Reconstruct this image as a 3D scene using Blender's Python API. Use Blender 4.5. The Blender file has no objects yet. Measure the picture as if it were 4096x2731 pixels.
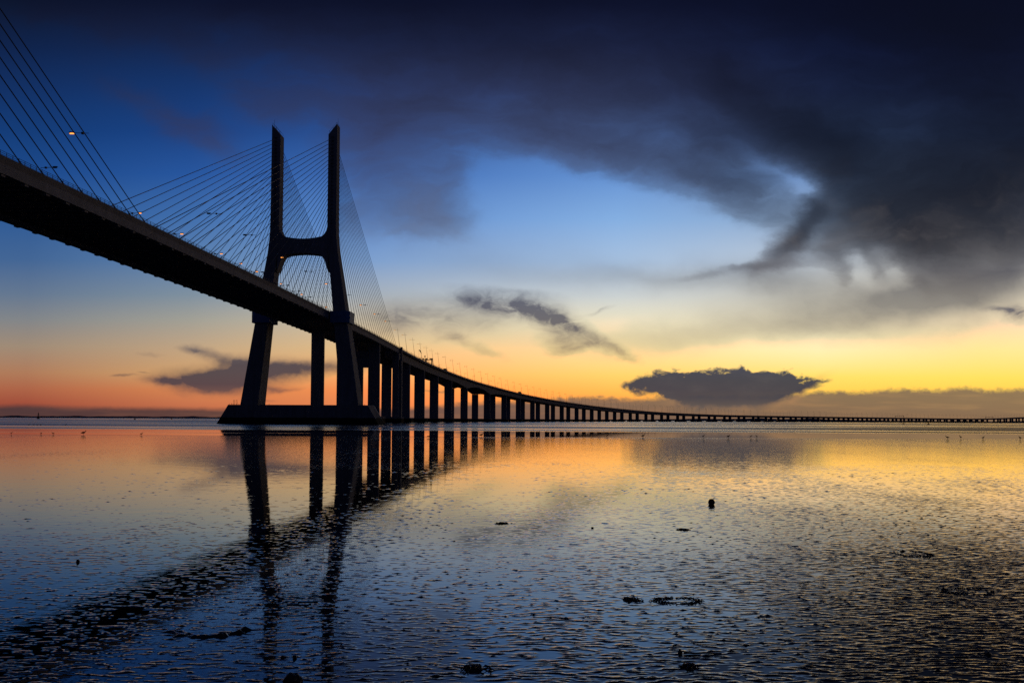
import bpy, bmesh, math, random
import numpy as np
from mathutils import Vector, Matrix, noise as mnoise

random.seed(7)
S = bpy.context.scene
COL = S.collection
R = math.radians

# ------------------------------------------------------------------ render settings
S.view_settings.view_transform = 'Standard'
S.view_settings.look = 'None'
S.view_settings.exposure = 0.0
S.view_settings.gamma = 1.0
S.view_settings.use_curve_mapping = False
S.cycles.max_bounces = 4
S.cycles.diffuse_bounces = 2
S.cycles.glossy_bounces = 3
S.cycles.transmission_bounces = 0
S.cycles.volume_bounces = 0
S.cycles.caustics_reflective = True
S.cycles.caustics_refractive = False
S.cycles.use_denoising = False
S.cycles.blur_glossy = 0.3

# ------------------------------------------------------------------ camera
EYE = 2.8                                   # metres above the mud
PITCH = math.atan(0.0387)
ROLL = 0.0049
FOC, PW, PH, SHIFT = 3565.0, 4096.0, 2731.0, 174.5
cam_d = bpy.data.cameras.new('camera')
cam_d.sensor_fit = 'HORIZONTAL'
cam_d.sensor_width = 36.0
cam_d.lens = 36.0 * FOC / PW
cam_d.shift_y = SHIFT / PW
cam_d.clip_start = 0.1
cam_d.clip_end = 60000
cam = bpy.data.objects.new('camera', cam_d)
COL.objects.link(cam)
cam.matrix_world = (Matrix.Translation((0, 0, EYE)) @ Matrix.Rotation(math.pi / 2 + PITCH, 4, 'X')
                    @ Matrix.Rotation(ROLL, 4, 'Z'))
S.camera = cam


def slope(px, py):
    """Compass/elevation slope (x/y, z/y) of a measured sight line, picture 2352 wide."""
    k = PW / 2352.0
    d = cam.matrix_world.to_3x3() @ Vector(((px * k - PW / 2) / FOC, (PH / 2 + SHIFT - py * k) / FOC, -1))
    return d.x / d.y, d.z / d.y


# ------------------------------------------------------------------ node helpers
class N:
    def __init__(s, tree):
        s.t = tree

    def new(s, typ, **kw):
        n = s.t.nodes.new(typ)
        for k, v in kw.items():
            setattr(n, k, v)
        return n

    def put(s, sock, v):
        if isinstance(v, bpy.types.NodeSocket):
            s.t.links.new(v, sock)
        elif v is not None:
            sock.default_value = v

    def m(s, op, a, b=None, c=None, clamp=False):
        n = s.new('ShaderNodeMath', operation=op, use_clamp=clamp)
        s.put(n.inputs[0], a)
        s.put(n.inputs[1], b)
        s.put(n.inputs[2], c)
        return n.outputs[0]

    def vm(s, op, a, b=None, c=None, scale=None):
        n = s.new('ShaderNodeVectorMath', operation=op)
        s.put(n.inputs[0], a)
        s.put(n.inputs[1], b)
        s.put(n.inputs[2], c)
        if scale is not None:
            s.put(n.inputs['Scale'], scale)
        return n.outputs['Value'] if op in ('DOT_PRODUCT', 'LENGTH', 'DISTANCE') else n.outputs[0]

    def xyz(s, x, y, z=0.0):
        n = s.new('ShaderNodeCombineXYZ')
        for i, v in enumerate((x, y, z)):
            s.put(n.inputs[i], v)
        return n.outputs[0]

    def sep(s, v):
        n = s.new('ShaderNodeSeparateXYZ')
        s.put(n.inputs[0], v)
        return n.outputs

    def noise(s, vec, scale, detail=4, rough=0.5, dist=0.0, color=False, lac=2.0):
        n = s.new('ShaderNodeTexNoise')
        s.put(n.inputs['Vector'], vec)
        n.inputs['Scale'].default_value = scale
        n.inputs['Detail'].default_value = detail
        n.inputs['Roughness'].default_value = rough
        n.inputs['Distortion'].default_value = dist
        n.inputs['Lacunarity'].default_value = lac
        return n.outputs[1] if color else n.outputs[0]

    def mapr(s, v, a, b, c=0.0, d=1.0, smooth=True):
        n = s.new('ShaderNodeMapRange', interpolation_type='SMOOTHSTEP' if smooth else 'LINEAR', clamp=True)
        s.put(n.inputs[0], v)
        for i, q in enumerate((a, b, c, d)):
            s.put(n.inputs[1 + i], q)
        return n.outputs[0]

    def mix(s, f, a, b):
        n = s.new('ShaderNodeMix', data_type='RGBA')
        s.put(n.inputs[0], f)
        s.put(n.inputs[6], a)
        s.put(n.inputs[7], b)
        return n.outputs[2]

    def ramp(s, fac, stops):
        n = s.new('ShaderNodeValToRGB')
        s.put(n.inputs[0], fac)
        e = n.color_ramp.elements
        while len(e) < len(stops):
            e.new(1.0)
        for k, (p, c) in zip(e, stops):
            k.position = p
            k.color = c
        n.color_ramp.interpolation = 'B_SPLINE' if len(stops) > 30 else 'EASE' if False else 'LINEAR'
        return n.outputs[0]

    def curve(s, fac, pts):
        """Float curve through (x, y) in 0..1"""
        n = s.new('ShaderNodeFloatCurve')
        s.put(n.inputs[1], fac)
        c = n.mapping.curves[0]
        while len(c.points) < len(pts):
            c.points.new(0.5, 0.5)
        for k, p in zip(c.points, pts):
            k.location = p
        n.mapping.use_clip = False
        n.mapping.update()
        return n.outputs[0]

    def mapping(s, vec, loc=(0, 0, 0), rot=0.0, scale=(1, 1, 1), kind='POINT'):
        n = s.new('ShaderNodeMapping', vector_type=kind)
        s.put(n.inputs[0], vec)
        n.inputs[1].default_value = loc
        n.inputs[2].default_value = (0, 0, rot)
        n.inputs[3].default_value = scale
        return n.outputs[0]


def lin(r, g=None, b=None):
    if g is None:
        r, g, b = r
    f = lambda c: (c / 255 / 12.92) if c <= 10.3 else ((c / 255 + 0.055) / 1.055) ** 2.4
    return (f(r), f(g), f(b), 1.0)


# ------------------------------------------------------------------ sky
def build_sky():
    w = bpy.data.worlds.new('sky')
    S.world = w
    w.use_nodes = True
    t = w.node_tree
    t.nodes.clear()
    n = N(t)
    K = 2047.0                                                # picture widths per unit slope
    d = n.new('ShaderNodeTexCoord').outputs['Generated']      # direction
    d = n.vm('NORMALIZE', d)
    dx, dy, dz = n.sep(d)[:3]
    yy = n.m('MAXIMUM', dy, 0.12)
    u = n.m('DIVIDE', dx, yy)
    v = n.m('DIVIDE', n.m('MAXIMUM', dz, 0.0), yy)
    P = n.xyz(u, v, 0.0)

    def blobs(vec, items):
        acc = None
        for (px, py, rx, ry, rot, amp) in items:
            cu, cv = slope(px, py)
            c, sn_ = math.cos(R(rot)), -math.sin(R(rot))
            ax, ay, bx, by = c * K / rx, sn_ * K / rx, -sn_ * K / ry, c * K / ry
            d1 = n.m('SUBTRACT', n.vm('DOT_PRODUCT', vec, (ax, ay, 0)), ax * cu + ay * cv)
            d2 = n.m('SUBTRACT', n.vm('DOT_PRODUCT', vec, (bx, by, 0)), bx * cu + by * cv)
            e = n.m('POWER', 0.36788, n.m('MULTIPLY_ADD', d2, d2, n.m('MULTIPLY', d1, d1)))
            acc = n.m('MULTIPLY_ADD', e, amp, acc if acc is not None else 0.0)
        return acc

    # ---- clear dawn air: colour by height at four bearings
    vf = n.m('DIVIDE', v, 0.5)
    heights = [0.0, .017, .032, .05, .08, .11, .139, .178, .227, .276, .324, .373, .42, .47]
    SKY = {
        60: [(142, 66, 52), (160, 80, 60), (172, 100, 72), (174, 122, 90), (158, 138, 118), (128, 132, 136), (98, 118, 144), (64, 100, 148), (42, 88, 148), (24, 72, 138), (15, 58, 118), (14, 46, 98), (11, 33, 74), (8, 20, 46)],
        430: [(182, 96, 68), (200, 116, 78), (214, 132, 82), (208, 160, 108), (190, 162, 130), (160, 158, 148), (124, 142, 158), (88, 126, 172), (62, 108, 170), (36, 84, 156), (22, 64, 130), (18, 52, 108), (15, 38, 82), (9, 22, 52)],
        850: [(224, 122, 74), (234, 136, 82), (240, 144, 82), (242, 172, 104), (228, 190, 136), (204, 190, 164), (168, 178, 188), (126, 160, 206), (92, 138, 204), (62, 108, 180), (42, 82, 150), (32, 64, 126), (22, 45, 95), (12, 25, 60)],
        1420: [(226, 126, 62), (252, 160, 72), (255, 186, 84), (255, 208, 108), (253, 226, 160), (240, 230, 196), (206, 212, 212), (168, 194, 224), (132, 174, 224), (100, 146, 210), (76, 118, 184), (50, 80, 140), (30, 50, 100), (15, 25, 60)],
        1880: [(236, 138, 60), (255, 186, 70), (255, 206, 84), (255, 222, 108), (255, 239, 182), (250, 237, 200), (226, 222, 206), (192, 202, 212), (146, 172, 204), (110, 142, 190), (76, 104, 158), (46, 66, 118), (26, 42, 88), (12, 22, 56)],
        2250: [(236, 138, 60), (255, 186, 72), (255, 206, 82), (255, 222, 98), (255, 230, 150), (252, 228, 184), (238, 224, 196), (208, 206, 198), (160, 170, 188), (112, 134, 172), (70, 94, 146), (44, 62, 110), (26, 40, 84), (12, 22, 56)],
    }
    cols = []
    for px, cs in SKY.items():
        stops = [(h / 0.5, lin(c)) for h, c in zip(heights, cs)] + [(1.0, lin(6, 12, 30))]
        cols.append((slope(px, 900)[0], n.ramp(vf, stops)))
    sky = cols[0][1]
    for (ua, _), (ub, cb) in zip(cols, cols[1:]):
        sky = n.mix(n.mapr(u, ua, ub, smooth=False), sky, cb)

    # ---- drifting wisps shared by the cloud layers
    warp = n.vm('SUBTRACT', n.noise(n.mapping(P, scale=(5, 8, 1)), 1.0, 3, 0.55, color=True), (0.5, 0.5, 0.5))
    warp2 = n.vm('SUBTRACT', n.noise(n.mapping(P, (3.1, 1.7, 0), scale=(22, 34, 1)), 1.0, 4, 0.6, color=True), (0.5, 0.5, 0.5))
    Pw = n.vm('MULTIPLY_ADD', warp, (0.10, 0.06, 0), P)
    Pw = n.vm('MULTIPLY_ADD', warp2, (0.022, 0.014, 0), Pw)

    def over(base, alpha, col):
        return n.mix(alpha, base, col)

    # ---- high grey veil on the right, thin
    veil = blobs(Pw, [(2000, 690, 330, 60, -5, .62), (2260, 640, 240, 75, -14, .75), (1900, 740, 420, 34, -5, .32), (1500, 640, 260, 34, 2, .34), (1620, 775, 330, 26, -3, .28), (1250, 600, 200, 50, 0, .08),
                      (1000, 720, 180, 36, 6, .22), (1750, 640, 180, 40, 0, .35), (1060, 600, 200, 70, 10, .10)])
    vn = n.noise(n.mapping(Pw, rot=R(20), scale=(7, 13, 1)), 1.0, 5, 0.55)
    veil = n.m('MULTIPLY', veil, n.mapr(vn, .25, .75, .65, 1.25, smooth=False))
    sky = over(sky, n.m('MINIMUM', veil, 0.9), n.ramp(n.m('DIVIDE', v, 0.3), [(0.2, lin(178, 164, 134)), (0.42, lin(130, 126, 120)), (0.55, lin(96, 96, 102)), (0.75, lin(78, 86, 108)), (1, lin(60, 72, 104))]))

    # ---- the great dark cloud
    Pd = n.vm('MULTIPLY_ADD', warp, (0.05, 0.03, 0), P)
    Pd = n.vm('MULTIPLY_ADD', warp2, (0.030, 0.024, 0), Pd)
    dens = blobs(Pd, [
        # heavy right-hand mass and its ragged underside
        (2300, 90, 600, 300, 0, 1.6), (2360, 400, 340, 140, -4, 1.05), (2100, 390, 200, 80, 10, .70), (2210, 540, 210, 70, -8, .62), (1965, 460, 80, 60, 0, .45), (2060, 545, 110, 46, 10, .45), (2150, 580, 80, 60, 20, .3),
        (2360, 560, 170, 60, -20, .42), (2190, 480, 230, 80, -4, .55), (2060, 510, 120, 70, 20, .50), (2180, 610, 90, 60, 40, .30), (1940, 610, 26, 60, -14, .34), (2010, 600, 20, 60, -20, .30), (2110, 640, 24, 60, -30, .25),
        # top edge
        (1500, -40, 900, 110, 2, .72), (800, -10, 260, 60, 6, .55), (1100, 60, 280, 80, 10, .36), (620, 20, 130, 50, 20, .30),
        # arm sweeping to the left
        (1480, 190, 360, 120, 14, .50), (1760, 240, 220, 80, 26, .60), (1880, 330, 150, 60, 30, .52), (1180, 180, 400, 150, 12, .56), (720, 200, 260, 110, 24, .16), (980, 250, 190, 120, 50, .34), (820, 170, 150, 90, 40, .30),
        (1330, 320, 260, 60, 8, .38), (1560, 395, 210, 52, 14, .46), (1700, 450, 120, 42, 24, .46), (1640, 330, 130, 50, 24, .25),
        # hanging lobes
        (900, 440, 110, 80, 30, .36), (985, 505, 120, 60, -10, .30), (840, 350, 80, 80, 0, .26), (1020, 420, 60, 60, 0, .22), (810, 500, 60, 50, 0, .2),
        # left, thin
        (560, 40, 200, 60, 12, .22), (200, 30, 320, 70, 6, .36), (320, 220, 170, 44, 24, .22), (480, 320, 150, 44, 20, .28), (620, 240, 130, 60, 20, .24), (480, 120, 90, 40, 30, .16),
        # hooked tail
        (1862, 490, 110, 30, -60, .70), (1790, 572, 90, 24, -42, .70), (1830, 560, 60, 22, -40, .3), (1690, 620, 150, 14, -8, .42), (1910, 540, 70, 60, 0, .40),
        # clear gaps
        (1800, 385, 130, 28, 32, -.46), (1862, 428, 40, 28, 20, -.38), (1230, 440, 190, 50, 6, -.25), (1975, 640, 22, 44, -16, -.22), (2070, 625, 24, 40, -30, -.22), (1500, 520, 240, 50, 6, -.15),
    ])
    # streaks follow the wind, curling down towards the hook
    curl = n.vm('MULTIPLY_ADD', warp, (0.16, 0.10, 0), P)
    curl = n.vm('MULTIPLY_ADD', warp2, (0.05, 0.03, 0), curl)
    f1 = n.noise(n.mapping(curl, rot=R(26), scale=(5.0, 17.0, 1)), 1.0, 7, 0.58)
    f2 = n.noise(n.mapping(curl, (5, 2, 0), rot=R(-22), scale=(9, 15.0, 1)), 1.0, 6, 0.56)
    nd = n.m('SUBTRACT', n.m('MULTIPLY_ADD', f1, 0.6, n.m('MULTIPLY', f2, 0.4)), 0.5)
    dd = n.m('MULTIPLY_ADD', nd, n.mapr(dens, 0.0, 0.6, 0.55, 2.1), dens)
    alpha = n.m('SUBTRACT', 1.0, n.m('POWER', 0.36788, n.m('MULTIPLY', n.m('MAXIMUM', dd, 0.0), 1.75)))
    alpha = n.m('MULTIPLY', alpha, n.mapr(dd, -0.02, 0.35))
    thick = n.mapr(dd, 0.55, 1.9, smooth=False)
    cl = n.ramp(n.m('DIVIDE', v, 0.5), [(.2, lin(150, 138, 118)), (.27, lin(112, 110, 114)), (.36, lin(82, 82, 98)), (.47, lin(70, 70, 92)), (.6, lin(60, 57, 77)), (.74, lin(45, 45, 66)), (.86, lin(24, 26, 48)), (.95, lin(8, 11, 36))])
    cr = n.ramp(n.m('DIVIDE', v, 0.5), [(.2, lin(176, 160, 128)), (.27, lin(120, 113, 106)), (.34, lin(74, 72, 80)), (.43, lin(34, 35, 48)), (.52, lin(18, 21, 36)), (.65, lin(9, 15, 31)), (.8, lin(5, 8, 32)), (.95, lin(3, 5, 30))])
    cc = n.mix(n.mapr(u, 0.04, 0.40), cl, cr)
    cc = n.mix(n.m('MULTIPLY', thick, 0.80), cc, n.mix(0.85, cc, lin(4, 6, 22)))
    glow = n.m('MULTIPLY', n.mapr(f2, .45, .75), n.mapr(v, .32, .16))        # thin places let the dawn through
    cc = n.mix(n.m('MULTIPLY', glow, .22), cc, lin(150, 142, 140))
    sky = over(sky, alpha, cc)

    # ---- wispy scud, mid picture and behind the pylon
    Ps = n.vm('MULTIPLY_ADD', warp2, (0.034, 0.016, 0), n.vm('MULTIPLY_ADD', warp, (0.03, 0.014, 0), P))
    scud = blobs(Ps, [(1090, 696, 75, 18, 4, 1.0), (1170, 704, 90, 24, 8, 1.15), (1245, 724, 75, 24, 18, 1.1), (1305, 742, 44, 18, 26, .85), (1285, 775, 34, 34, 20, .75), (1318, 797, 40, 12, -10, .9), (1375, 785, 54, 18, 24, .85), (1430, 808, 36, 11, 30, .55),
                      (1150, 672, 110, 10, 6, .40), (960, 730, 120, 26, 4, .78), (895, 748, 70, 26, 0, .5), (1040, 772, 40, 9, -10, .55), (1085, 792, 70, 12, 20, .42), (1385, 715, 24, 4, -22, .6), (2290, 712, 40, 8, 8, .8), (2340, 724, 34, 18, 14, 1.2), (1130, 738, 60, 14, 0, .28)])
    sn = n.noise(n.mapping(Ps, rot=R(-14), scale=(30, 58, 1)), 1.0, 7, 0.62, 0.9)
    sd = n.m('MULTIPLY', scud, n.mapr(sn, 0.25, 0.72, 0.30, 1.5, smooth=False))
    sky = over(sky, n.mapr(sd, 0.04, 1.55, 0, 0.90, smooth=False), n.ramp(n.m('DIVIDE', v, 0.2), [(.3, lin(128, 104, 88)), (.5, lin(84, 80, 92)), (.75, lin(72, 78, 100))]))
    low = blobs(Ps, [(455, 872, 80, 24, 2, 1.0), (530, 868, 80, 30, -4, 1.0), (590, 858, 70, 34, -6, .8), (690, 843, 80, 19, -3, .95), (450, 802, 36, 7, 0, .6), (500, 816, 60, 10, 14, .55), (556, 830, 34, 16, 0, .5), (375, 872, 40, 9, 0, .7), (790, 838, 60, 15, 0, .6),
                     (285, 862, 22, 2.5, 0, .6), (640, 893, 44, 5, -6, .6), (470, 898, 60, 9, 0, .3), (600, 916, 30, 2.2, 0, .5), (350, 815, 30, 6, 0, .25), (1010, 895, 34, 3, 0, .5), (1100, 900, 22, 3, 0, .4), (330, 855, 14, 2, 0, .4)])
    ld = n.m('MULTIPLY', low, n.mapr(sn, 0.2, 0.75, 0.6, 1.25, smooth=False))
    sky = over(sky, n.mapr(ld, 0.06, 1.0, 0, 0.92, smooth=False), n.ramp(n.m('DIVIDE', v, 0.1), [(.28, lin(98, 76, 76)), (.38, lin(62, 58, 72)), (.6, lin(54, 56, 74)), (.85, lin(98, 92, 100))]))

    # ---- low cloud bank along the horizon
    sc = 1 / 0.12
    bank = [(0, 936), (60, 934), (150, 938), (250, 940), (400, 941), (500, 943), (700, 944), (900, 945), (1000, 938), (1100, 931), (1200, 927), (1300, 922), (1340, 917), (1400, 920), (1450, 922), (1560, 918), (1700, 918), (1840, 911), (1890, 905), (1980, 906), (2030, 901), (2100, 901), (2160, 902), (2195, 896), (2230, 897), (2270, 902), (2315, 900), (2352, 899)]
    u0, u1 = slope(0, 930)[0], slope(2352, 930)[0]
    bf = n.m('DIVIDE', n.m('SUBTRACT', u, u0), u1 - u0)
    bumps = n.m('ABSOLUTE', n.m('SUBTRACT', n.noise(n.mapping(P, scale=(42, 60, 1)), 1.0, 6, 0.6), 0.5))
    hgt = n.mapr(u, -0.35, 0.05, 0.25, 1.0)
    vb2 = n.m('MULTIPLY', n.m('SUBTRACT', v, n.m('MULTIPLY', n.m('MULTIPLY', bumps, 0.022), hgt)), sc)
    bt = n.curve(bf, [((slope(px, 930)[0] - u0) / (u1 - u0), slope(px, py)[1] * sc) for px, py in bank])
    ba = n.mapr(n.m('SUBTRACT', bt, vb2), -0.045, 0.02)
    bc = n.ramp(bf, [(0, lin(74, 56, 58)), (.2, lin(84, 62, 60)), (.42, lin(112, 86, 76)), (.6, lin(116, 98, 84)), (1, lin(132, 110, 86))])
    streak = n.noise(n.mapping(P, scale=(14, 150, 1)), 1.0, 5, 0.55)
    bc = n.mix(n.mapr(streak, 0.42, 0.72, 0, 0.34), bc, n.ramp(bf, [(0, lin(110, 72, 64)), (.4, lin(170, 116, 84)), (1, lin(176, 140, 96))]))
    bc = n.mix(n.mapr(v, 0.022, 0.0, 0, 0.3), bc, n.mix(0.5, bc, lin(60, 50, 50)))
    sky = over(sky, n.m('MULTIPLY', ba, 0.94), bc)

    # ---- anvil cloud standing on the horizon to the right
    ua, ub = slope(1420, 880)[0], slope(1915, 880)[0]
    uf = n.m('DIVIDE', n.m('SUBTRACT', u, ua), ub - ua)
    rough = n.noise(n.mapping(P, scale=(60, 110, 1)), 1.0, 6, 0.6, 0.4)
    rough = n.m('SUBTRACT', rough, 0.5)
    vv = n.m('MULTIPLY_ADD', rough, 0.026, v)
    uf2 = n.m('MULTIPLY_ADD', rough, 0.09, uf)
    top = [(0, 879), (.04, 876), (.09, 863), (.14, 856), (.20, 850), (.26, 849), (.31, 851), (.37, 851), (.43, 847), (.5, 847), (.58, 846), (.66, 848), (.72, 849), (.78, 852), (.83, 860), (.87, 868), (.93, 866), (1, 866)]
    bot = [(0, 884), (.04, 892), (.10, 897), (.16, 900), (.20, 908), (.24, 922), (.30, 938), (.5, 946), (.66, 940), (.74, 920), (.80, 908), (.86, 896), (.91, 884), (.96, 876), (1, 871)]
    sc = 1 / 0.12
    cvt = lambda pts: [(a, slope(1420 + 495 * a, b)[1] * sc) for a, b in pts]
    vt = n.curve(uf2, cvt(top))
    vb = n.curve(uf2, cvt(bot))
    v1 = n.m('MULTIPLY', vv, sc)
    inside = n.m('MULTIPLY', n.mapr(n.m('SUBTRACT', vt, v1), -0.01, 0.04), n.mapr(n.m('SUBTRACT', v1, vb), -0.05, n.mapr(v, .010, .026, .14, .03)))
    inside = n.m('MULTIPLY', inside, n.m('MULTIPLY', n.mapr(uf2, 0.0, 0.03), n.mapr(uf2, 1.0, 0.97)))
    skirt = blobs(n.vm('MULTIPLY_ADD', warp2, (0.03, 0.016, 0), P), [(1840, 900, 52, 10, -32, .75), (1560, 918, 40, 14, 24, .5), (1690, 925, 120, 14, 0, .7)])
    sky = over(sky, n.m('MULTIPLY', skirt, n.mapr(rough, -0.2, 0.2, 0.5, 1.0)), lin(176, 132, 92))
    atone = n.noise(n.mapping(P, scale=(20, 46, 1)), 1.0, 5, 0.55)
    acol = n.ramp(n.m('DIVIDE', v, 0.08), [(.14, lin(104, 92, 84)), (.24, lin(84, 78, 78)), (.34, lin(64, 66, 76)), (.44, lin(54, 60, 76)), (.55, lin(50, 58, 76)), (.75, lin(48, 58, 82))])
    acol = n.mix(n.mapr(atone, 0.45, 0.80, 0, 0.22), acol, lin(104, 98, 98))
    sky = over(sky, n.m('MULTIPLY', inside, 0.97), acol)

    # the brightest air is beyond the film's range in red; water mirrors show it
    sr = n.new('ShaderNodeSeparateColor')
    n.put(sr.inputs[0], sky)
    cb_ = n.new('ShaderNodeCombineColor')
    n.put(cb_.inputs[0], n.m('MULTIPLY', sr.outputs[0], n.mapr(sr.outputs[0], .75, 1.0, 1.0, 1.38)))
    n.put(cb_.inputs[1], n.m('MULTIPLY', sr.outputs[1], n.mapr(sr.outputs[0], .75, 1.0, 1.0, 1.05)))
    n.put(cb_.inputs[2], sr.outputs[2])
    sky = cb_.outputs[0]

    # ---- the half of the sky behind the viewer: plain night-blue cloud
    back = n.ramp(n.m('MAXIMUM', dz, 0.0), [(0, lin(20, 26, 48)), (.25, lin(17, 23, 46)), (1, lin(8, 13, 32))])
    sky = n.mix(n.mapr(dy, 0.34, 0.62), back, sky)

    # the physical sky, sun just below the horizon, adds its own faint glow
    nish = n.new('ShaderNodeTexSky', sky_type='NISHITA')
    nish.sun_disc = False
    nish.sun_elevation = R(-4.0)
    nish.sun_rotation = R(12.0)
    bg1 = n.new('ShaderNodeBackground')
    n.put(bg1.inputs[0], sky)
    bg1.inputs[1].default_value = 1.0
    bg2 = n.new('ShaderNodeBackground')
    n.put(bg2.inputs[0], nish.outputs[0])
    bg2.inputs[1].default_value = 0.05
    add = n.new('ShaderNodeAddShader')
    t.links.new(bg1.outputs[0], add.inputs[0])
    t.links.new(bg2.outputs[0], add.inputs[1])
    out = n.new('ShaderNodeOutputWorld')
    t.links.new(add.outputs[0], out.inputs[0])
    w.cycles.sampling_method = 'MANUAL'
    w.cycles.sample_map_resolution = 512


build_sky()

# ------------------------------------------------------------------ materials
def material(name, base, rough=0.7, spec=0.4, var=0.25, scale=0.6, streak=0.0, emit=None, ior=None, metal=0.0):
    m = bpy.data.materials.new(name)
    m.use_nodes = True
    t = m.node_tree
    n = N(t)
    b = t.nodes['Principled BSDF']
    b.inputs['Roughness'].default_value = rough
    b.inputs['Specular IOR Level'].default_value = spec
    b.inputs['Metallic'].default_value = metal
    if emit:
        b.inputs['Emission Color'].default_value = (*emit[0], 1)
        b.inputs['Emission Strength'].default_value = emit[1]
    co = n.new('ShaderNodeTexCoord').outputs['Object']
    f = n.noise(co, scale, 5, 0.6)
    if streak:
        g = n.noise(n.mapping(co, scale=(1, 1, 0.06)), scale * 2.5, 4, 0.6)
        f = n.m('MULTIPLY_ADD', g, streak, n.m('MULTIPLY', f, 1 - streak))
    lo = tuple(c * (1 - var) for c in base) + (1,)
    hi = tuple(min(1, c * (1 + var)) for c in base) + (1,)
    n.put(b.inputs['Base Color'], n.mix(n.mapr(f, 0.3, 0.7), lo, hi))
    return m


CONC = material('weathered_concrete', (.36, .345, .33), .85, .3, .22, .25, .5)
GIRD = material('girder_concrete', (.44, .42, .40), .85, .3, .2, .3, .4)
STEEL = material('painted_steel', (.10, .10, .11), .5, .5, .15, 2)
CABLE = material('cable_sheath', (.16, .16, .17), .45, .5, .1, .5)
ASPH = material('asphalt', (.05, .05, .052), .9, .3, .2, .8)
BLUE = material('blue_painted_concrete', (.14, .28, .52), .6, .4, .15, .6)
LAMP_ON = material('lamp_lit', (.8, .5, .2), .4, emit=((1.0, 0.5, 0.17), 1.5))
LAMP_HOT = material('lamp_lit_bright', (.8, .5, .2), .4, emit=((1.0, 0.34, 0.07), 1.9))
LAMP_OFF = material('lamp_grey', (.12, .12, .12), .5)
RUST = material('buoy_paint', (.10, .05, .03), .6, .4, .3, 3)
DARKM = material('dark_paint', (.05, .05, .055), .6, .4, .2, 3)
BIRD = material('plumage', (.06, .055, .05), .8, .3, .4, 9)
WEED = material('seaweed', (.030, .027, .020), .38, .5, .4, 12)
ROCK = material('wet_stone', (.04, .036, .032), .45, .5, .35, 14)
ROPE = material('old_rope', (.10, .085, .06), .9, .2, .3, 30)
TRUCKP = material('truck_paint', (.16, .07, .05), .6, .4, .1, 1)
SHOREM = material('hazed_shore_scrub', (.22, .20, .21), .95, .1, .3, .03)  # paler than real scrub: distance haze is put into the base colour
SIGNF = material('signal_face', (.03, .03, .03), .4)
WINDS = material('windsock_cloth', (.16, .07, .04), .9, .2, .2, 2)


def pile_material():
    """concrete with a wet, weed-dark tide band near the water"""
    m = bpy.data.materials.new('tide_stained_concrete')
    m.use_nodes = True
    t = m.node_tree
    n = N(t)
    b = t.nodes['Principled BSDF']
    co = n.new('ShaderNodeTexCoord').outputs['Object']
    z = n.sep(co)[2]
    f = n.noise(co, .35, 6, .6)
    st = n.noise(n.mapping(co, scale=(1, 1, .08)), .9, 4, .6)
    dry = n.mix(n.mapr(n.m('MULTIPLY_ADD', st, .6, n.m('MULTIPLY', f, .4)), .35, .65), (.26, .25, .24, 1), (.42, .40, .38, 1))
    band = n.mapr(n.m('MULTIPLY_ADD', n.m('SUBTRACT', f, .5), 1.2, z), 3.5, 3.1)
    n.put(b.inputs['Base Color'], n.mix(band, dry, (.018, .017, .014, 1)))
    b.inputs['Roughness'].default_value = .8
    b.inputs['Specular IOR Level'].default_value = .3
    return m


PILE = pile_material()


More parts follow.
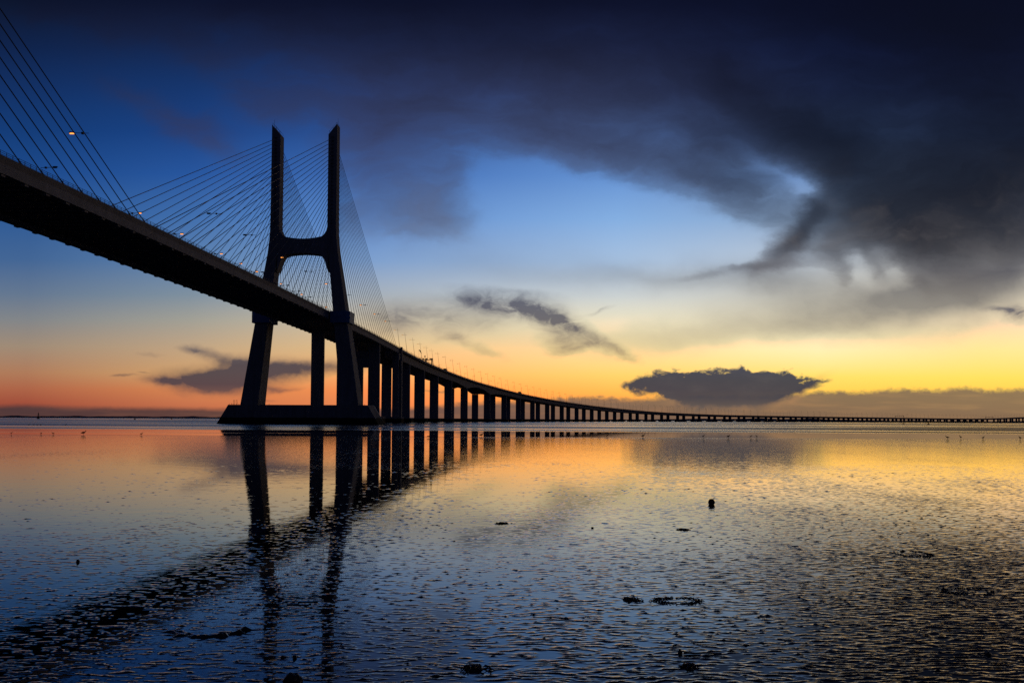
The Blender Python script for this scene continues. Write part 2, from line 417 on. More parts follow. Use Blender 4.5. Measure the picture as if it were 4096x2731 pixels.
# ------------------------------------------------------------------ mesh helpers
class MB:
    def __init__(s):
        s.v, s.f, s.mi, s.mats = [], [], [], []

    def mat(s, m):
        if m not in s.mats:
            s.mats.append(m)
        return s.mats.index(m)

    def add(s, vs, fs, m):
        o = len(s.v)
        s.v += [tuple(p) for p in vs]
        k = s.mat(m)
        for f in fs:
            s.f.append([i + o for i in f])
            s.mi.append(k)

    def hexa(s, p, m):
        """8 corners: bottom ring 0-3, top ring 4-7"""
        s.add(p, [(3, 2, 1, 0), (4, 5, 6, 7), (0, 1, 5, 4), (1, 2, 6, 5), (2, 3, 7, 6), (3, 0, 4, 7)], m)

    def box(s, c, size, m, rot=None):
        hx, hy, hz = (q / 2 for q in size)
        p = [Vector(q) for q in ((-hx, -hy, -hz), (hx, -hy, -hz), (hx, hy, -hz), (-hx, hy, -hz), (-hx, -hy, hz), (hx, -hy, hz), (hx, hy, hz), (-hx, hy, hz))]
        c = Vector(c)
        s.hexa([c + (rot @ q if rot else q) for q in p], m)

    def tube(s, a, b, r0, r1, m, k=8, caps=True):
        a, b = Vector(a), Vector(b)
        d = (b - a).normalized()
        x = d.orthogonal().normalized()
        y = d.cross(x)
        vs = []
        for p, r in ((a, r0), (b, r1)):
            vs += [p + (x * math.cos(2 * math.pi * i / k) + y * math.sin(2 * math.pi * i / k)) * r for i in range(k)]
        fs = [(i, (i + 1) % k, k + (i + 1) % k, k + i) for i in range(k)]
        if caps:
            fs += [tuple(range(k))[::-1], tuple(range(k, 2 * k))]
        s.add(vs, fs, m)

    def path(s, pts, r, m, k=6):
        pts = [Vector(p) for p in pts]
        rs = r if isinstance(r, (list, tuple)) else [r] * len(pts)
        vs = []
        for i, p in enumerate(pts):
            d = (pts[min(i + 1, len(pts) - 1)] - pts[max(i - 1, 0)]).normalized()
            x = d.cross(Vector((0.03, 0.02, 1))).normalized()
            y = x.cross(d)
            vs += [p + (x * math.cos(2 * math.pi * j / k) + y * math.sin(2 * math.pi * j / k)) * rs[i] for j in range(k)]
        fs = []
        for i in range(len(pts) - 1):
            for j in range(k):
                fs.append((i * k + j, i * k + (j + 1) % k, (i + 1) * k + (j + 1) % k, (i + 1) * k + j))
        e = (len(pts) - 1) * k
        fs += [tuple(range(k))[::-1], tuple(range(e, e + k))]
        s.add(vs, fs, m)

    def loft(s, rings, m, closed=True, caps=True):
        k = len(rings[0])
        vs = [p for r in rings for p in r]
        fs = []
        for i in range(len(rings) - 1):
            for j in range(k if closed else k - 1):
                fs.append((i * k + j, i * k + (j + 1) % k, (i + 1) * k + (j + 1) % k, (i + 1) * k + j))
        if caps and closed:
            e = (len(rings) - 1) * k
            fs += [tuple(range(k))[::-1], tuple(range(e, e + k))]
        s.add(vs, fs, m)

    def blob(s, c, size, m, seed=0, rough=.25, ku=14, kv=9, rot=0.0, freq=2.0):
        c = Vector(c)
        rings = []
        cr, sr = math.cos(rot), math.sin(rot)
        for i in range(kv + 1):
            ph = (math.pi - .16) * i / kv - (math.pi - .16) / 2
            ring = []
            for j in range(ku):
                th = 2 * math.pi * j / ku
                d = Vector((math.cos(ph) * math.cos(th), math.cos(ph) * math.sin(th), math.sin(ph)))
                f = 1 + rough * mnoise.fractal(d * freq + Vector((seed * 7.3, seed * 3.1, 0)), 1.0, 2.0, 3)
                q = Vector((d.x * size[0], d.y * size[1], d.z * size[2])) * f
                ring.append(c + Vector((q.x * cr - q.y * sr, q.x * sr + q.y * cr, q.z)))
            rings.append(ring)
        s.loft(rings, m)

    def mesh(s, name, smooth=False):
        me = bpy.data.meshes.new(name)
        me.from_pydata(s.v, [], s.f)
        for m in s.mats:
            me.materials.append(m)
        me.polygons.foreach_set('material_index', s.mi)
        if smooth:
            me.polygons.foreach_set('use_smooth', [True] * len(s.f))
        me.update()
        bm = bmesh.new()
        bm.from_mesh(me)
        bmesh.ops.recalc_face_normals(bm, faces=bm.faces)
        bm.to_mesh(me)
        bm.free()
        return me

    def build(s, name, parent=None, smooth=False):
        o = bpy.data.objects.new(name, s.mesh(name, smooth))
        COL.objects.link(o)
        if parent:
            o.parent = parent
        return o


def thing(name, label, cat, loc=(0, 0, 0), rz=0.0, group=None):
    o = bpy.data.objects.new(name, None)
    COL.objects.link(o)
    o.location = loc
    o.rotation_euler = (0, 0, rz)
    return tag(o, label, cat, group)


def tag(o, label, cat, group=None):
    o['label'] = label
    o['category'] = cat
    if group:
        o['group'] = group
    return o


def empty_part(name, parent):
    o = bpy.data.objects.new(name, None)
    COL.objects.link(o)
    o.parent = parent
    return o


def dup(o, loc=None, rz=None, label=None, group=None, parent=None):
    c = o.copy()
    COL.objects.link(c)
    if parent:
        c.parent = parent
    if loc is not None:
        c.location = loc
    if rz is not None:
        c.rotation_euler = (0, 0, rz)
    if label:
        c['label'] = label
    if group:
        c['group'] = group
    for ch in list(o.children):
        dup(ch, parent=c)
    return c


# ------------------------------------------------------------------ road line of the bridge
# s: metres along the road from the tall pylon; t: metres to the right of the centre line
DS = 2.0
_s = np.arange(-460, 5000, DS)
_h = .052 + np.clip((_s - 205) * .00037, 0, .748)
_x = np.cumsum(np.sin(_h)) * DS
_y = np.cumsum(np.cos(_h)) * DS
_i0 = int(np.argmin(abs(_s)))
_x += -110.5 - _x[_i0]
_y += 470.0 - _y[_i0]
ZS = [(-460, 57.6), (-330, 58.6), (-216, 59.1), (-120, 59.0), (0, 58.6), (100, 57.7), (190, 56.2), (270, 54.4), (354, 52.3), (444, 50.0), (510, 48.1), (578, 46.1), (654, 44.1),
      (724, 41.9), (800, 39.6), (878, 37.4), (956, 35.1), (1034, 32.9), (1116, 30.8), (1200, 28.6), (1368, 24.6), (1494, 22.1), (1620, 20.0), (1756, 18.4), (1900, 17.2), (2012, 16.6),
      (2366, 16.0), (2862, 15.4), (3440, 15.0), (3800, 15.4), (3956, 16.4), (4100, 18.2), (4234, 20.4), (4390, 23.6), (4700, 30), (5000, 36)]
_za = np.array([a for a, b in ZS], float)
_zb = np.array([b for a, b in ZS], float)
_z = np.interp(_s, _za, _zb)
for _ in range(30):
    _z[1:-1] = (_z[:-2] + 2 * _z[1:-1] + _z[2:]) / 4


def hd(s):
    return float(np.interp(s, _s, _h))


def deck_z(s):
    return float(np.interp(s, _s, _z))


def road(s, t=0.0, z=None):
    """point at s, t and height z (absolute); z None = road level"""
    h = hd(s)
    return Vector((float(np.interp(s, _s, _x)) + t * math.cos(h), float(np.interp(s, _s, _y)) - t * math.sin(h), deck_z(s) if z is None else z))


def frame(s):
    """rotation whose +X is across the road to the right, +Y is along it"""
    return Matrix.Rotation(-hd(s), 3, 'Z')


# ------------------------------------------------------------------ cable-stayed bridge
bridge = thing('cable_stayed_bridge', 'long cable stayed bridge with a tall H shaped pylon and fans of thin stay cables', 'bridge', (0, 0, 0))


def sweep(mb, s0, s1, step, profile, m, caps=True):
    """profile(s) -> list of (t, dz) round the section"""
    rings = []
    k = max(2, int(round((s1 - s0) / step)) + 1)
    for s in np.linspace(s0, s1, k):
        rings.append([road(s, t, deck_z(s) + dz) for t, dz in profile(s)])
    mb.loft(rings, m, True, caps)


M0, M1 = -446.0, 203.0
mb = MB()
sweep(mb, M0, M1, 12, lambda s: [(-13, -.55), (13, -.55), (13, -.22), (0, -.08), (-13, -.22)], GIRD)
for s in np.arange(M0 + 3, M1 - 2, 4.25):                       # ribs under the slab
    mb.box(road(s, 0, deck_z(s) - 1.5), (25.96, .42, 1.9), GIRD, frame(s))
for tt in (-4.4, 4.4):
    sweep(mb, M0, M1, 30, lambda s, tt=tt: [(tt - .2, -1.9), (tt + .2, -1.9), (tt + .2, -.56), (tt - .2, -.56)], GIRD)
deck = mb.build('deck', bridge)
mb = MB()
sweep(mb, M0, M1, 12, lambda s: [(-12.6, -.196), (12.6, -.196), (12.6, -.17), (0, -.03), (-12.6, -.17)], ASPH)
mb.build('carriageway', deck)
for side in (-1, 1):
    mb = MB()
    prof = [(13, -3.6), (15, -3.6), (15.0, -1.35), (15.75, 0.0), (15.3, 0.0), (15.2, -.25), (13, -.25)]
    sweep(mb, M0, M1, 12, lambda s: [(side * t, z) for t, z in prof], GIRD)
    for k in range(76):                                          # cable anchor blocks under the edge beam
        s = -440 + 8.5 * k
        if s < M1 - 3:
            mb.box(road(s, side * 14.2, deck_z(s) - 3.82), (.9, 1.5, .5), GIRD, frame(s))
    mb.build('edge_beam', deck)


def railing(parent, s0, s1, t, step, hgt=1.05, base=0.0, r=.05, rails=(1.0, .6, .25)):
    mb = MB()
    for q in rails:
        mb.path([road(s, t, deck_z(s) + base + hgt * q) for s in np.linspace(s0, s1, max(3, int((s1 - s0) / 14)))], r, STEEL, 4)
    for s in np.arange(s0, s1, step):
        p = road(s, t, deck_z(s) + base)
        mb.box(p + Vector((0, 0, hgt / 2)), (.09, .09, hgt), STEEL, frame(s))
    return mb.build('railing', parent)


for side in (-1, 1):
    railing(bridge, M0, M1 - 2, side * 15.45, 2.2)


def make_pylon(s0):
    p = empty_part('pylon', bridge)
    p.matrix_world = Matrix.Translation(road(s0, 0, 0)) @ frame(s0).to_4x4()
    for side in (-1, 1):
        mb = MB()

        def ring(z, ti, to, ln, zo=0.0):
            a, b = side * ti, side * to
            c = min(.35, abs(to - ti) * .06)
            lo, hi = -ln / 2, ln / 2
            s_ = side
            # chamfered corners; outer edge may be higher than the inner one
            q = [(a, lo + c, 0), (a + s_ * c, lo, 0), (b - s_ * c, lo, zo), (b, lo + c, zo), (b, hi - c, zo), (b - s_ * c, hi, zo), (a + s_ * c, hi, 0), (a, hi - c, 0)]
            return [(x, y, z + dz) for x, y, dz in q]
        rings = [ring(9.9, 21.8, 31.2, 12.5), ring(32, 19.6, 27.8, 11), ring(54, 17.35, 24.4, 9.6), ring(76, 15.1, 21.0, 8.4), ring(90, 13.6, 18.7, 7.6), ring(99, 12.95, 17.75, 7.2),
                 ring(108, 12.9, 17.6, 7.0), ring(153.3, 12.85, 17.55, 6.4, 5.2)]
        mb.loft(rings, CONC)
        # raised rim at the very top
        leg = mb.build('leg', p)
        mb = MB()
        for y in (-2.6, 2.6):
            for (x0, z0, x1, z1) in ((13.3, 154.1, 13.3, 155.2), (15.2, 156.2, 15.2, 157.3), (17.2, 158.4, 17.2, 159.8)):
                mb.tube((side * x0, y, z0), (side * x1, y, z1), .06, .06, STEEL, 5)
            mb.tube((side * 13.3, y, 155.1), (side * 17.2, y, 159.5), .05, .05, STEEL, 5)
        mb.tube((side * 13.3, -2.6, 155.1), (side * 13.3, 2.6, 155.1), .05, .05, STEEL, 5)
        mb.tube((side * 17.2, -2.6, 159.5), (side * 17.2, 2.6, 159.5), .05, .05, STEEL, 5)
        mb.tube((side * 17.2, 0, 158), (side * 17.2, 0, 162.4), .09, .04, STEEL, 5)
        mb.build('top_railing', p)
        mb = MB()                                                # cable anchor recesses on the inner web
        for k in range(24):
            mb.box((side * 15.2, -3.5, 105.5 + 2.0 * k), (1.2, .3, .5), STEEL)
        mb.build('anchor_plates', p)['kind'] = 'stuff'
        # concrete collar carrying the deck
        mb = MB()
        w0, w1 = (15.9, 26.0)
        mb.loft([[(side * x, y, z) for x, y in ((w0, -6.6), (w1 - 1.5, -6.6), (w1, -5.2), (w1, 5.2), (w1 - 1.5, 6.6), (w0, 6.6))] for z in (52.9, 58.9)], BLUE)
        mb.build('deck_collar', p)
    # curved cross beam
    mb = MB()
    ts = np.linspace(-13.6, 13.6, 41)
    top, bot = [], []
    for t in ts:
        a = abs(t)
        top.append(97.6 + .012 * t * t + max(0, a - 9.6) ** 2 * .30)
        bot.append(89.9 - .010 * t * t - max(0, a - 9.2) ** 2 * .42)
    rings = [[(t, -3.3, b), (t, 3.3, b), (t, 3.3, a), (t, -3.3, a)] for t, a, b in zip(ts, top, bot)]
    mb.loft(rings, CONC)
    mb.build('cross_beam', p)
    # boat shaped pile cap with battered ends
    mb = MB()
    mb.loft([[(-43.2, -9, -1.5), (43.2, -9, -1.5), (45, 0, -1.5), (43.2, 9, -1.5), (-43.2, 9, -1.5), (-45, 0, -1.5)],
             [(-42.4, -9, 0), (42.4, -9, 0), (44.2, 0, 0), (42.4, 9, 0), (-42.4, 9, 0), (-44.2, 0, 0)],
             [(-36.6, -8.7, 9.9), (36.6, -8.7, 9.9), (37.6, 0, 9.9), (36.6, 8.7, 9.9), (-36.6, 8.7, 9.9), (-37.6, 0, 9.9)]], PILE)
    cap = mb.build('pile_cap', p)
    for (x, side) in ((-34, 1), (-32.6, 1), (-20.2, 1), (-18.6, 1), (33.2, 1)):
        mb = MB()
        for y in (-8, -6.5):
            mb.tube((x, y, 9.9), (x, y, 12.3), .07, .07, STEEL, 5)
        mb.tube((x, -8, 12.2), (x, -6.5, 12.2), .07, .07, STEEL, 5)
        mb.build('ladder_hoop', p)
    return p


make_pylon(0.0)
make_pylon(-420.0)


def cable_mesh(mb, s0, sa, side, k, dirn):
    zt = 105.5 + 2.0 * k
    a = road(s0 + dirn * 2.2, side * 15.2, zt)
    b = road(sa, side * 15.05, deck_z(sa) - .2)
    mb.tube(a, b, .125, .125, CABLE, 6)
    # steel guide pipe at the foot
    d = (a - b).normalized()
    mb.tube(b, b + d * 2.4, .2, .17, STEEL, 6)


cables = []
for side in (1, -1):
    for k in range(24):
        cables.append((0, -(12 + 8.5 * k), side, k, -1))
        cables.append((0, 12 + 7.75 * k, side, k, 1))
        cables.append((-420, -420 + 12 + 8.5 * k, side, k, 1))
shown = [c for c in cables if c[0] == 0 and not (c[2] == -1 and c[3] < 2)] + [c for c in cables if c[0] == -420 and c[2] == 1 and c[3] >= 16]
for c in shown:
    mb = MB()
    cable_mesh(mb, *c)
    mb.build('stay_cable', bridge)
mb = MB()
for c in cables:
    if c not in shown:
        cable_mesh(mb, *c)
rest = mb.build('stay_cables', bridge)
rest['kind'] = 'stuff'


def pier(parent, s, tl, tr, w, ztop, zcap, ln=2.6, cap_l=9.0, beam=None, capw=None):
    """pair of blade columns on a pile cap; ztop is the soffit level"""
    p = empty_part('pier', parent)
    p.matrix_world = Matrix.Translation(road(s, 0, 0)) @ frame(s).to_4x4()
    for t in (tl, tr):
        mb = MB()
        c = .3
        h = w / 2

        def ring(z, hw, hl):
            return [(t - hw, -hl + c, z), (t - hw + c, -hl, z), (t + hw - c, -hl, z), (t + hw, -hl + c, z), (t + hw, hl - c, z), (t + hw - c, hl, z), (t - hw + c, hl, z), (t - hw, hl - c, z)]
        mb.loft([ring(zcap - .2, h, ln / 2), ring(ztop - 1.0, h, ln / 2), ring(ztop, h * .98, ln / 2)], CONC)
        mb.build('column', p)
    if beam:
        mb = MB()
        mb.box(((tl + tr) / 2, 0, (beam[0] + beam[1]) / 2), (tr - tl - w + .04, ln * .8, beam[1] - beam[0]), CONC)
        mb.build('cross_beam', p)
    mb = MB()
    cw = capw or max(abs(tl), abs(tr)) + w / 2 + 2.2
    mb.loft([[(-cw, -cap_l / 2, z), (cw, -cap_l / 2, z), (cw + 1.2, 0, z), (cw, cap_l / 2, z), (-cw, cap_l / 2, z), (-cw - 1.2, 0, z)] for z in (-1.5, zcap)], PILE)
    mb.build('pile_cap', p)
    return p


pier(bridge, 62, -9.0, 6.6, 7.6, deck_z(62) - 3.2, 4.6, 2.6, capw=15)
pier(bridge, 134, -5.6, 10.0, 7.8, deck_z(134) - 3.2, 4.6, 2.6, beam=(37.5, deck_z(134) - 8.5), capw=17)
pier(bridge, 200, -14.4, 12.6, 4.6, deck_z(200) - 3.2, 4.6, 3.0, capw=18)
for t in (-16.3, 16.3):                                          # pilasters of the end pier, up past the parapet
    mb = MB()
    mb.box(road(203.2, t, (deck_z(203) + 1.2 + 4.0) / 2), (1.3, 3.2, deck_z(203) + 1.2 - 4.0), CONC, frame(203))
    mb.build('end_pilaster', bridge)

# ------------------------------------------------------------------ viaduct
viaduct = thing('viaduct', 'low concrete viaduct curving away to the right on many paired columns', 'viaduct', (0, 0, 0))
V0, V1 = 205.0, 4900.0
PIERS = [266, 332, 396, 462, 540, 656, 744, 820, 896, 976, 1056, 1138, 1222, 1306, 1390, 1476, 1562, 1648, 1736, 1822, 1908, 1992, 2070, 2148, 2216, 2284, 2354, 2420]
PIERS += list(np.arange(2488, 4000, 66.0)) + [4070, 4150, 4230, 4310, 4400]


def depth(s):
    """height of the box girders below road level; haunched over the two channel piers"""
    if s < 462:
        d = 6.6
    elif s < 744:
        if s < 540:
            f = (s - 462) / 78
            d = 6.3 + 3.4 * f ** 2
        elif s < 656:
            f = abs((s - 598) / 58)
            d = 5.4 + 4.3 * f ** 2.2
        else:
            f = 1 - (s - 656) / 88
            d = 6.0 + 3.7 * max(0, f) ** 2
    else:
        d = max(4.4, 6.0 - (s - 744) / 900)
    return d


mb = MB()
sweep(mb, V0, V1, 12, lambda s: [(-15, -.9), (-15, .62), (-14.6, .62), (-14.6, -.25), (0, -.1), (14.6, -.25), (14.6, .62), (15, .62), (15, -.9), (12.2, -1.15), (-12.2, -1.15)], GIRD)
vdeck = mb.build('deck', viaduct)
for c in (-7.6, 7.6):
    mb = MB()
    ss = sorted(set(np.arange(V0, 760, 6).tolist() + np.arange(760, V1, 20).tolist() + [V1]))
    rings = []
    for s in ss:
        d = depth(s)
        rings.append([road(s, c + t, deck_z(s) + dz) for t, dz in ((-4.6, -1.14), (4.6, -1.14), (4.1, -d), (-4.1, -d))])
    mb.loft(rings, GIRD)
    mb.build('box_girder', vdeck)
mb = MB()
sweep(mb, V0, V1, 20, lambda s: [(-14.4, -.20), (14.4, -.20), (14.4, -.19), (0, -.05), (-14.4, -.19)], ASPH)
mb.build('carriageway', vdeck)
for side in (-1, 1):
    railing(viaduct, V0 + 1, 1500, side * 14.8, 2.6, 1.15, .62, .05, (1.0, .5))
for s in PIERS:
    z = deck_z(s) - depth(s)
    pier(viaduct, s, -7.8, 7.8, 8.0 if s < 700 else 7.0, z + .02, 3.9 if s < 1500 else 3.4, 2.8, 10)

# ------------------------------------------------------------------ lamps
def make_post():
    """tall leaning post; local +X points over the road"""
    t = thing('lamp_post', 'lamp', 'lamp post')
    top = Vector((2.0, 0, 15.6))
    mb = MB()
    mb.tube((0, 0, -.3), (0, 0, .5), .24, .2, STEEL, 8)
    mb.tube((0, 0, .4), tuple(top), .15, .06, STEEL, 8)
    mb.build('pole', t)
    c = top * (13.9 / 15.6)
    mb = MB()
    mb.tube(c + Vector((-1.6, 0, -.1)), c + Vector((2.0, 0, .15)), .06, .06, STEEL, 6)
    mb.build('cross_arm', t)
    mb = MB()
    mb.loft([[(c.x + x, y * w, c.z + z) for y, z in ((-1, -.02), (1, -.02), (.7, .2), (-.7, .2))] for x, w in ((1.5, .16), (1.8, .26), (2.5, .24), (2.75, .1))], LAMP_OFF)
    head = mb.build('lamp_head', t)
    mb = MB()
    mb.loft([[(c.x + x, y * w, c.z - .03 + z) for y, z in ((-1, 0), (1, 0), (.6, -.16), (-.6, -.16))] for x, w in ((1.7, .14), (1.9, .24), (2.4, .24), (2.6, .1))], LAMP_ON)
    mb.build('lens', head)
    return t


def make_post_off():
    t = dup(post_on, loc=(0, 0, 0))
    for c in t.children:
        if c.name.startswith('lamp_head'):
            for q in list(c.children):
                me = q.data.copy()
                me.materials.clear()
                me.materials.append(LAMP_OFF)
                q.data = me
    return t


post_on = make_post()
post_off = make_post_off()
NUM = ['first', 'second', 'third', 'fourth', 'fifth', 'sixth', 'seventh', 'eighth', 'ninth', 'tenth', 'eleventh', 'twelfth']
used = {True: False, False: False}


def put_post(s, side, lit, label, group):
    src = post_on if lit else post_off
    h = hd(s)
    loc = road(s, side * 14.8, deck_z(s) + .3)
    rz = -h + (math.pi if side > 0 else 0.0)
    if not used[lit]:
        used[lit] = True
        src.location, src.rotation_euler = loc, (0, 0, rz)
        tag(src, label, 'lamp post', group)
        return src
    return dup(src, loc, rz, label, group)


ARCH, GAN1, GAN2, GAN3 = 540, 2072, 3090, 3990
near_s = [204, 236, 270, 303, 332, 358] + list(np.arange(386, 4440, 35.6))
rng = random.Random(3)
for i, s in enumerate(near_s):
    s = float(s)
    lit = s < 420 or (s > 1500 and rng.random() < .3)
    if i < 12:
        lab = '%s leaning lamp post past the last stay cable on the near parapet%s' % (NUM[i], ', lit' if lit else '')
        if i == 0:
            lab = 'leaning lamp post at the end pilaster right beside the last stay cable'
        put_post(s, 1, lit, lab, 'leaning lamp posts on the near parapet')
    else:
        seg = 'on the slope past the haunched arches' if s < 1300 else 'before the second sign gantry' if s < GAN2 else 'between the far sign gantries' if s < GAN3 else 'past the last sign gantry'
        if s < ARCH + 130:
            seg = 'above the haunched arches'
        put_post(s, 1, lit, 'thin %s lamp post on the near parapet %s' % ('lit' if lit else 'dark', seg), 'leaning lamp posts on the near parapet')
far_s = list(np.arange(226, 4440, 40.0))
for i, s in enumerate(far_s):
    s = float(s)
    lit = rng.random() < (.9 if s < 2900 else .7)
    seg = ('by the first sign gantry' if s < 420 else 'behind the haunched arches' if s < 700 else 'on the slope past the haunched arches' if s < 1300 else
           'before the second sign gantry' if s < GAN2 else 'between the far sign gantries' if s < GAN3 else 'past the last sign gantry')
    put_post(s, -1, lit, 'thin %s lamp post on the far parapet %s' % ('lit' if lit else 'dark', seg), 'leaning lamp posts on the far parapet')


def make_cable_lamp(lit):
    t = thing('cable_lamp', 'x', 'lamp')
    mb = MB()
    mb.tube((-1.6, 0, 0), (2.4, 0, .12), .07, .07, STEEL, 6)
    mb.box((0, 0, .02), (.5, .5, .5), STEEL)
    mb.build('arm', t)
    mb = MB()
    mb.loft([[(x, y * w, .16 + z) for y, z in ((-1, -.1), (1, -.1), (.7, .22), (-.7, .22))] for x, w in ((2.1, .2), (2.5, .34), (3.2, .3), (3.5, .12))], LAMP_OFF)
    h = mb.build('lamp_head', t)
    mb = MB()
    mb.loft([[(x, y * w, .05 + z) for y, z in ((-1, 0), (1, 0), (.6, -.2), (-.6, -.2))] for x, w in ((2.2, .2), (2.5, .34), (3.1, .3), (3.3, .14))], LAMP_HOT if lit else LAMP_OFF)
    mb.build('lens', h)
    return t


cl = {True: make_cable_lamp(True), False: make_cable_lamp(False)}
cl_used = {True: False, False: False}
CL = [  # s, side, lit, label
    (-248, 1, True, 'lit orange lamp hung high on the outermost cable at the left of the sky'),
    (-160, 1, False, 'dark lamp on a short arm crossing the left cable fan, farthest from the pylon'),
    (-124, 1, False, 'dark lamp on a short arm in the left cable fan just left of the pylon'),
    (-77, 1, True, 'lit orange lamp hanging just under the pylon cross beam'),
    (-40, 1, False, 'dark lamp on an arm between the pylon legs below the cross beam'),
    (-2, 1, True, 'lit orange lamp against the inner face of the near pylon leg'),
    (38, 1, True, 'first lit lamp among the right hand cable fan beside the pylon leg'),
    (80, 1, True, 'second lit lamp among the right hand cable fan'),
    (122, 1, True, 'third lit lamp among the right hand cable fan'),
    (160, 1, True, 'fourth lit lamp among the right hand cables, next to the outermost cable'),
    (-160, -1, True, 'lit lamp just above the parapet where the two cable fans meet'),
    (-125, -1, True, 'lit lamp above the parapet under the middle of the left cable fan'),
    (-84, -1, True, 'lit lamp above the parapet left of the pylon leg, below the cables'),
    (-60, -1, True, 'lit lamp above the parapet close to the left edge of the pylon'),
    (-38, -1, True, 'lit lamp above the parapet at the foot of the far pylon leg'),
    (0, -1, True, 'lit lamp above the parapet between the pylon legs, left of middle'),
    (38, -1, True, 'lit lamp above the parapet between the pylon legs, right of middle'),
    (92, -1, True, 'lit lamp above the parapet just right of the near pylon leg'),
    (122, -1, True, 'second lit lamp above the parapet right of the near pylon leg'),
    (150, -1, True, 'third lit lamp above the parapet right of the near pylon leg'),
    (-258, -1, False, 'dark lamp on a long arm over the parapet at the left edge'),
    (-213, -1, False, 'dark lamp on a long arm over the parapet left of the crossing cables'),
    (-30, -1, False, 'dark lamp on an arm between the pylon legs above the far parapet, leftmost'),
    (12, -1, False, 'dark lamp on an arm between the pylon legs above the far parapet, second from left'),
    (33, -1, False, 'dark lamp on an arm between the pylon legs above the far parapet, third from left'),
    (56, -1, False, 'dark lamp on an arm above the far parapet, beside the near pylon leg'),
]
for s, side, lit, lab in CL:
    loc = road(s, side * 15.1, deck_z(s) + (15.2 if side > 0 else (15.6 if lit else 16.6)))
    rz = -hd(s) + (math.pi if side > 0 else 0.0)
    o = cl[lit] if not cl_used[lit] else dup(cl[lit])
    cl_used[lit] = True
    o.location, o.rotation_euler = loc, (0, 0, rz)
    tag(o, lab, 'lamp', 'lamps hung on the stay cables')

# ------------------------------------------------------------------ sign gantries, windsock, traffic
def gantry(s, t0, t1, hgt, nsig, label, legs, post=.5):
    g = thing('sign_gantry', label, 'sign gantry', road(s, 0, deck_z(s)), -hd(s), 'sign gantries over the road')
    for t in legs:
        mb = MB()
        mb.loft([[(t + x, y, z) for x, y in ((-w, -.45), (w, -.45), (w, .45), (-w, .45))] for z, w in ((-.2, post * .7), (hgt * .6, post), (hgt + 1.6, post * 1.15))], STEEL)
        mb.build('post', g)
    mb = MB()
    mb.box(((t0 + t1) / 2, 0, hgt), (abs(t1 - t0), .8, .55), STEEL)
    mb.tube((t0, -.4, hgt + 1.5), (t1, -.4, hgt + 1.5), .05, .05, STEEL, 5)
    for x in np.linspace(t0, t1, 9):
        mb.tube((x, -.4, hgt + .2), (x, -.4, hgt + 1.5), .04, .04, STEEL, 5)
    mb.build('beam', g)
    for i in range(nsig):
        x = t0 + (t1 - t0) * (i + .35) / nsig
        mb = MB()
        mb.box((x, -.75, hgt + .95), (1.75, .35, .95), SIGNF)
        mb.box((x, -.99, hgt + .95), (1.55, .1, .78), DARKM)
        mb.build('signal_panel', g)
    return g


gantry(352, 14.2, 1.0, 5.0, 4, 'dark steel sign gantry with four lane panels just past the stay cables', (14.4, 8.8), .55)
gantry(GAN2, 14.5, -14.5, 6.4, 5, 'small goalpost sign gantry over the low road under the flat cloud', (14.5, -14.5), .45)
gantry(GAN3 - 900, 14.5, -14.5, 6.4, 5, 'tiny far sign gantry over the low road at the right, behind a moored boat', (14.5, -14.5), .45)
gantry(GAN3, 14.5, -14.5, 6.4, 5, 'farthest tiny sign gantry near the right edge where the road climbs', (14.5, -14.5), .45)

w = thing('windsock', 'drooping dark windsock on a thin pole beside the first sign gantry', 'windsock', road(345, 3.5, deck_z(345)), -hd(345))
mb = MB()
mb.tube((0, 0, 0), (0, 0, 13.2), .07, .05, STEEL, 6)
mb.build('pole', w)
mb = MB()
mb.path([(0, 0, 13.0), (.5, 0, 13.3), (1.3, 0, 12.6), (1.9, 0, 11.3), (2.4, 0, 10.2)], [.42, .5, .42, .34, .24], WINDS, 8)
mb.build('sock', w)

c = thing('traffic_camera', 'round dark camera dome on a short mast left of the first sign gantry', 'camera', road(318, 14.6, deck_z(318)), -hd(318))
mb = MB()
mb.tube((0, 0, 0), (0, 0, 4.4), .09, .07, STEEL, 6)
mb.build('mast', c)
mb = MB()
mb.blob((0, 0, 5.0), (.62, .62, .72), DARKM, 1, .03)
mb.build('dome', c)


def truck(s, t, label, L=7.5, H=3.6, rear=False):
    v = thing('truck', label, 'truck', road(s, t, deck_z(s)), -hd(s))
    mb = MB()
    mb.loft([[(x, y, z) for x, y in ((-1.22, -L / 2), (1.22, -L / 2), (1.22, L / 2 - 1.9), (-1.22, L / 2 - 1.9))] for z in (.9, H)], TRUCKP)
    mb.build('cargo_box', v)
    mb = MB()
    y0, y1 = L / 2 - 1.7, L / 2
    mb.loft([[(x, y, .6) for x, y in ((-1.15, y0), (1.15, y0), (1.15, y1), (-1.15, y1))], [(x, y, 1.7) for x, y in ((-1.15, y0), (1.15, y0), (1.15, y1), (-1.15, y1))],
             [(x, y, 2.8) for x, y in ((-1.05, y0), (1.05, y0), (1.05, y1 - .4), (-1.05, y1 - .4))]], DARKM)
    mb.build('cab', v)
    for y in (-L / 2 + 1.2, L / 2 - .9):
        for x in (-1.05, 1.05):
            mb = MB()
            mb.tube((x - .14, y, .5), (x + .14, y, .5), .5, .5, DARKM, 14)
            mb.build('wheel', v)
    return v


truck(432, 11.2, 'dark box truck on the near lane between the first gantry and the arch spans')
truck(816, 11.0, 'tiny truck on the near lane where the road slopes down past the arch spans', 8.5, 3.7)


